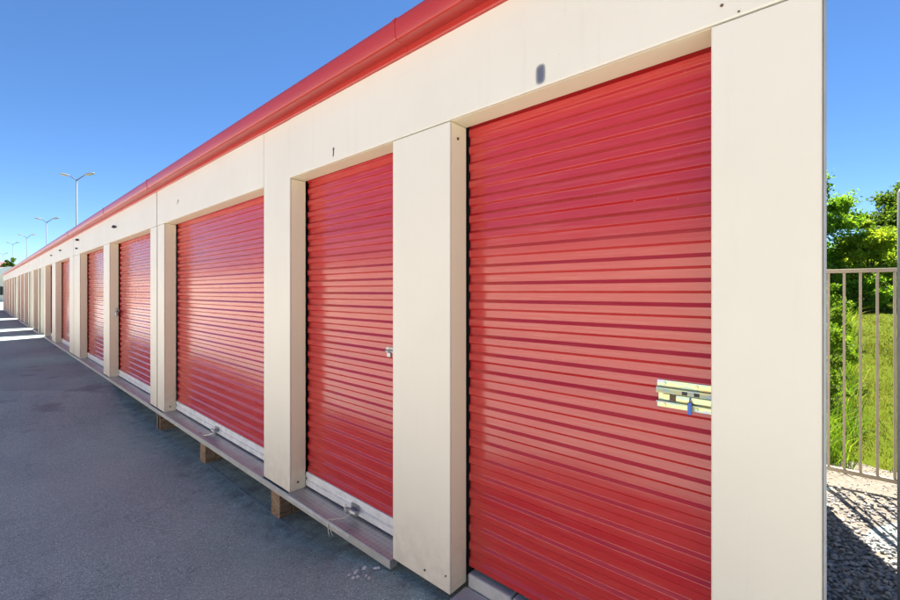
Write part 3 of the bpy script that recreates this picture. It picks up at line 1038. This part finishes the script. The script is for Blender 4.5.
# ------------------------------------------------------------------ grass
def blades(n, xr, yr, hr, wr, lean, zf, dens=None):
    x = rng.uniform(*xr, n); y = yr[0] + (yr[1] - yr[0]) * rng.random(n) ** 1.25
    if dens is not None:
        k = rng.random(n) < dens(x, y); x, y = x[k], y[k]; n = len(x)
    h = rng.uniform(*hr, n); w = rng.uniform(*wr, n)
    a = rng.uniform(0, 2 * math.pi, n)
    lx, ly = rng.normal(0, lean, n) * h, rng.normal(0, lean, n) * h
    z = zf(x, y) - 0.01
    dx, dy = np.cos(a) * w, np.sin(a) * w
    P = [np.stack([x - dx, y - dy, z], -1), np.stack([x + dx, y + dy, z], -1),
         np.stack([x + lx * .35 + dx * .8, y + ly * .35 + dy * .8, z + h * .6], -1), np.stack([x + lx * .35 - dx * .8, y + ly * .35 - dy * .8, z + h * .6], -1),
         np.stack([x + lx + dx * .1, y + ly + dy * .1, z + h * .95], -1), np.stack([x + lx - dx * .1, y + ly - dy * .1, z + h * .95], -1)]
    V = np.stack(P, 1)
    i = (np.arange(n) * 6)[:, None]
    Fc = np.concatenate([i + np.array([[0, 1, 2, 3]]), i + np.array([[3, 2, 4, 5]])], 0)
    return V.reshape(-1, 3), Fc


def patchy(x, y):
    return np.clip(0.55 + 0.5 * np.sin(x * 1.7 + 1.3 * np.sin(y * 0.9)) * np.sin(y * 1.1 + x), 0.15, 1)


V1, F1 = blades(60000, (-0.3, 2.6), (3.05, 11), (0.02, 0.055), (0.002, 0.004), 0.5, lawn_z, patchy)
V2, F2 = blades(60000, (-0.5, 4.5), (9, 26), (0.03, 0.07), (0.004, 0.008), 0.5, lawn_z, patchy)
o = arr_mesh('grass', np.concatenate([V1, V2]), np.concatenate([F1, F2 + len(V1)]), M['blade'])
tag(o, 'short green grass of the lawn beyond the gate', 'grass', kind='stuff')
V1, F1 = blades(11000, (-0.6, 0.75), (3.2, 9.5), (0.10, 0.40), (0.003, 0.006), 0.45, lawn_z,
                lambda x, y: 1 - sstep(0.030 * (y + 1.447), 0.066 * (y + 1.447), x + 0.04 * np.sin(y * 4)))
V2, F2 = blades(9000, (-0.8, 1.2), (9, 19), (0.15, 0.5), (0.006, 0.012), 0.45, lawn_z, lambda x, y: 1 - sstep(0.028 * (y + 1.447), 0.062 * (y + 1.447), x))
o = arr_mesh('tall_weeds', np.concatenate([V1, V2]), np.concatenate([F1, F2 + len(V1)]), M['weed'])
tag(o, 'tall bright weeds growing along the edge of the lawn behind the gate', 'weeds', kind='stuff')


# ------------------------------------------------------------------ trees and bushes
def tree(name, label, loc, rx, ry, h, base, material, nl, leaf, clumps, cat='tree', group=None, trunk=0.12, pts=None):
    t = empty(name, loc); tag(t, label, cat, group)
    # limbs reach to the clumps
    C = []
    while len(C) < clumps:
        p = rng.uniform(-1, 1, 3)
        q = np.linalg.norm(p)
        if q > 1 or q < 0.25: continue
        C.append(p)
    C = np.array(C)
    cz = base + (h - base) * 0.5
    P = np.stack([C[:, 0] * rx, C[:, 1] * ry, cz + C[:, 2] * (h - base) * 0.5], -1)
    P[:, 0] *= 1 - 0.35 * np.clip(C[:, 2], 0, 1)
    P[:, 1] *= 1 - 0.35 * np.clip(C[:, 2], 0, 1)
    mb = MB()
    mb.tube([(0, 0, -0.1), (0.05, 0.02, base * 0.6 + 0.2), (0.02, 0.06, cz)], [trunk * 1.2, trunk, trunk * 0.5], 8)
    for i in range(0, clumps, max(1, clumps // 26)):
        b0 = Vector((0.03, 0.04, random.uniform(0.15 * cz, cz)))
        e = Vector(P[i]); mdl = b0.lerp(e, 0.5) + Vector((random.uniform(-.15, .15), random.uniform(-.15, .15), 0.12 * h * random.random()))
        mb.tube([b0, mdl, e], [trunk * 0.4, trunk * 0.22, 0.006], 5, False)
    mb.build('trunk', M['bark'], t, True)
    k = rng.integers(0, clumps, nl)
    cs = rng.uniform(0.10, 0.27, clumps) * (rx + ry) * 0.5
    off = rng.normal(0, 0.45, (nl, 3)) * cs[k][:, None]
    c = P[k] + off * np.array([1, 1, 0.8])
    c = c[c[:, 2] > 0.02]
    nl = len(c)
    u = rng.normal(0, 1, (nl, 3)); u /= np.linalg.norm(u, axis=1)[:, None]
    w = rng.normal(0, 1, (nl, 3)); w = np.cross(u, w); w /= np.linalg.norm(w, axis=1)[:, None]
    s = rng.uniform(0.6, 1.3, nl)[:, None] * leaf
    V = np.stack([c - u * s, c + w * s * .42 - u * s * 0.1, c + u * s, c - w * s * .42 - u * s * 0.1], 1)
    Fc = np.arange(nl * 4).reshape(-1, 4)
    cr = arr_mesh('crown', V.reshape(-1, 3), Fc, material, t)
    return t


def lz_(x, y): return float(lawn_z(np.array(x), np.array(y)))


G = 'trees and bushes behind the lawn'
tree('leafy_tree', 'tall bright green leafy tree rising beside the container corner', (-0.75, 21, lz_(-0.75, 21)), 2.2, 2.2, 5.9, 0.0, M['leaf_bright'], 70000, 0.07, 170, 'tree', G)
tree('leafy_bush', 'rounded yellow green bush in the middle behind the lawn', (1.65, 20.5, lz_(1.65, 20.5)), 1.15, 1.2, 3.2, -0.3, M['leaf_yellow'], 24000, 0.065, 55, 'bush', G, 0.05)
tree('leafy_bush', 'low bright bush at the foot of the tall leafy tree', (0.55, 19.2, lz_(0.55, 19.2)), 0.9, 1.0, 1.9, -0.3, M['leaf_bright'], 14000, 0.055, 40, 'bush', G, 0.04)
tree('dark_tree', 'dark green tree behind the bushes at the right edge', (3.8, 30, lz_(3.8, 30)), 2.4, 2.3, 6.2, 0.0, M['leaf_dark'], 42000, 0.10, 100, 'tree', G, 0.16)
tree('leafy_bush', 'dark leafy bush filling the gap behind the yellow green bush', (2.3, 26, lz_(2.3, 26)), 1.7, 1.4, 3.6, -0.3, M['leaf_dark'], 22000, 0.08, 50, 'bush', G, 0.06)
tree('leafy_bush', 'green bush below the dark tree at the right edge', (3.1, 22, lz_(3.1, 22)), 1.1, 1.2, 2.6, -0.3, M['leaf_bright'], 14000, 0.065, 40, 'bush', G, 0.05)
tree('leafy_bush', 'small leafy weed bush nearest the gate, hugging the container corner', (0.10, 4.7, lz_(0.10, 4.7)), 0.20, 0.35, 0.75, 0.0, M['leaf_weed'], 5000, 0.020, 34, 'bush', G, 0.012)
tree('leafy_bush', 'leafy weed bush behind the nearest one, left of the gate bars', (0.16, 7.0, lz_(0.16, 7.0)), 0.32, 0.5, 1.0, 0.0, M['leaf_weed'], 6000, 0.028, 36, 'bush', G, 0.015)
tree('leafy_bush', 'larger leafy weed bush between the gate and the tall tree', (0.22, 11.0, lz_(0.22, 11.0)), 0.5, 0.7, 1.35, -0.1, M['leaf_weed'], 8000, 0.036, 40, 'bush', G, 0.02)
tree('leafy_bush', 'low spreading bush under the yellow green bush', (1.35, 18.6, lz_(1.35, 18.6)), 1.2, 0.8, 1.15, -0.3, M['leaf_bright'], 12000, 0.055, 44, 'bush', G, 0.03)
tree('dark_tree', 'dark green tree beyond the right edge of the lawn', (8.0, 28, lz_(8.0, 28)), 3.0, 2.6, 6.5, 0.0, M['leaf_dark'], 20000, 0.13, 60, 'tree', G, 0.16)


# ------------------------------------------------------------------ street lamps behind the row
def street_lamp(px, py, label, d=4.9, arm=1.15):
    x = X(px, d); y = d - CAM_D
    zt = CAM_H - (py - HOR) / (px + 25.0) * d / 0.658
    t = empty('street_lamp', (x, y, -0.05)); tag(t, label, 'street lamp', 'street lamps behind the row')
    zt += 0.05
    MB().tube([(0, 0, 0), (0, 0, 0.9), (0, 0, 0.92), (0, 0, zt)], [0.08, 0.08, 0.06, 0.036], 10).build('pole', M['pole'], t, True)
    ax = Vector((math.cos(PHI), math.sin(PHI), 0))
    ax = Vector((0.80, 0.60, 0)).normalized()
    for s in (-1, 1):
        e = ax * s * arm * 0.55 + Vector((0, 0, zt + 0.32))
        MB().tube([(0, 0, zt - 0.05), tuple(ax * s * arm * 0.25 + Vector((0, 0, zt + 0.12))), tuple(e)], [0.035, 0.03, 0.025], 8).build('arm', M['pole'], t, True)
        hd = MB()
        w = Vector((-ax.y, ax.x, 0))
        sl_ = Vector((ax.x * s, ax.y * s, 0.16)).normalized()
        nv = sl_.cross(w).normalized()
        rings = []
        for q, (u_, hw, hh) in enumerate(((-0.05, 0.03, 0.03), (0.12, 0.10, 0.07), (0.35, 0.16, 0.09), (0.62, 0.14, 0.07), (0.75, 0.05, 0.03))):
            n0 = len(hd.v)
            for k in range(10):
                a = 2 * math.pi * k / 10
                hd.v.append(tuple(e + sl_ * u_ * 1.0 + w * hw * math.cos(a) + nv * hh * math.sin(a)))
            rings.append(n0)
        for r0, r1 in zip(rings[:-1], rings[1:]):
            for k in range(10):
                hd.f.append((r0 + k, r0 + (k + 1) % 10, r1 + (k + 1) % 10, r1 + k))
        hd.f.append(tuple(rings[0] + k for k in range(10))[::-1]); hd.f.append(tuple(rings[-1] + k for k in range(10)))
        hb = hd.build('lamp_head', M['lamp'], t, True, fixn=True)
    return t


for px, py, lab in ((76.8, 179.5, 'tallest, nearest twin-arm street lamp rising over the red gutter'), (46.8, 222.0, 'second twin-arm street lamp from the right above the gutter'),
                    (26.8, 237.5, 'middle one of the five twin-arm street lamps'), (13.0, 244.5, 'fourth twin-arm street lamp, just right of the leftmost'), (3.2, 254.5, 'leftmost and smallest twin-arm street lamp at the picture edge')):
    street_lamp(px, py, lab)

# ------------------------------------------------------------------ beyond the end of the row


def cam_pt(px, depth, z=0.0):
    l = (px - 450.0) / F_PX * depth
    return (l * math.cos(PHI) - depth * math.sin(PHI), -CAM_D + l * math.sin(PHI) + depth * math.cos(PHI), z)


x, y, _ = cam_pt(-2, 62)
b = empty('far_building', (x, y, -0.1), R(8)); tag(b, 'low building with white roof past the far end of the row', 'building')
MB().box(-7, 7, -5.0, 5.0, 0, 3.6).build('wall', M['cream'], b)
mb = MB()
mb.v = [(-7.3, -5.4, 3.62), (7.3, -5.4, 3.62), (7.3, 0, 5.0), (-7.3, 0, 5.0), (-7.3, 5.4, 3.62), (7.3, 5.4, 3.62)]
mb.f = [(0, 1, 2, 3), (3, 2, 5, 4), (0, 3, 4), (1, 5, 2), (0, 4, 5, 1)]
mb.build('roof', M['whitewall'], b)
for k in range(3):
    w = MB().box(7.0, 7.04, -3.6 + 2.6 * k, -2.2 + 2.6 * k, 1.0, 2.2).build('window', M['glassdark'], b)
x, y, _ = cam_pt(-6, 95)
b = empty('far_house', (x, y, -0.1), R(25)); tag(b, 'distant house with faded red roof at the left edge', 'house')
MB().box(-5, 5, -4, 4, 0, 5.6).build('wall', M['whitewall'], b)
mb = MB()
mb.v = [(-5.4, -4.4, 5.6), (5.4, -4.4, 5.6), (5.4, 0, 8.2), (-5.4, 0, 8.2), (-5.4, 4.4, 5.6), (5.4, 4.4, 5.6)]
mb.f = [(0, 1, 2, 3), (3, 2, 5, 4), (0, 3, 4), (1, 5, 2), (0, 4, 5, 1)]
mb.build('roof', M['pink'], b)
x, y, _ = cam_pt(12.5, 78)
tree('leafy_tree', 'small round green tree beyond the far end of the row', (x, y, -0.3), 1.5, 1.5, 8.0, 3.4, M['leaf_dark'], 9000, 0.16, 40, 'tree', None, 0.14)

# ------------------------------------------------------------------ the row across the aisle (behind the camera; sunlit, it lights and mirrors in the shaded doors)
opp = empty('storage_building', (-12, -8.2, 0)); tag(opp, 'sunlit cream storage row on the other side of the aisle', 'building')
MB().box(-40, 32, -2.4, 0.0, -0.1, 2.7).build('wall', M['cream'], opp)
MB().box(-40.1, 32.1, -2.5, 0.12, 2.702, 2.85).build('roof', M['red_gutter'], opp)
pr = []
for i in range(27): pr += [(-a, b + i * SLAT) for a, b in _c[:-1]]
dm = MB().strip(pr, 0, 2.3).mesh('roller_door'); dm.materials.append(M['red_door'])
for k in range(3):
    d = bpy.data.objects.new('roller_door', dm); COL.objects.link(d); d.parent = opp
    d.location = (-39.0 + 4.0 * k, 0.004, 0.0)
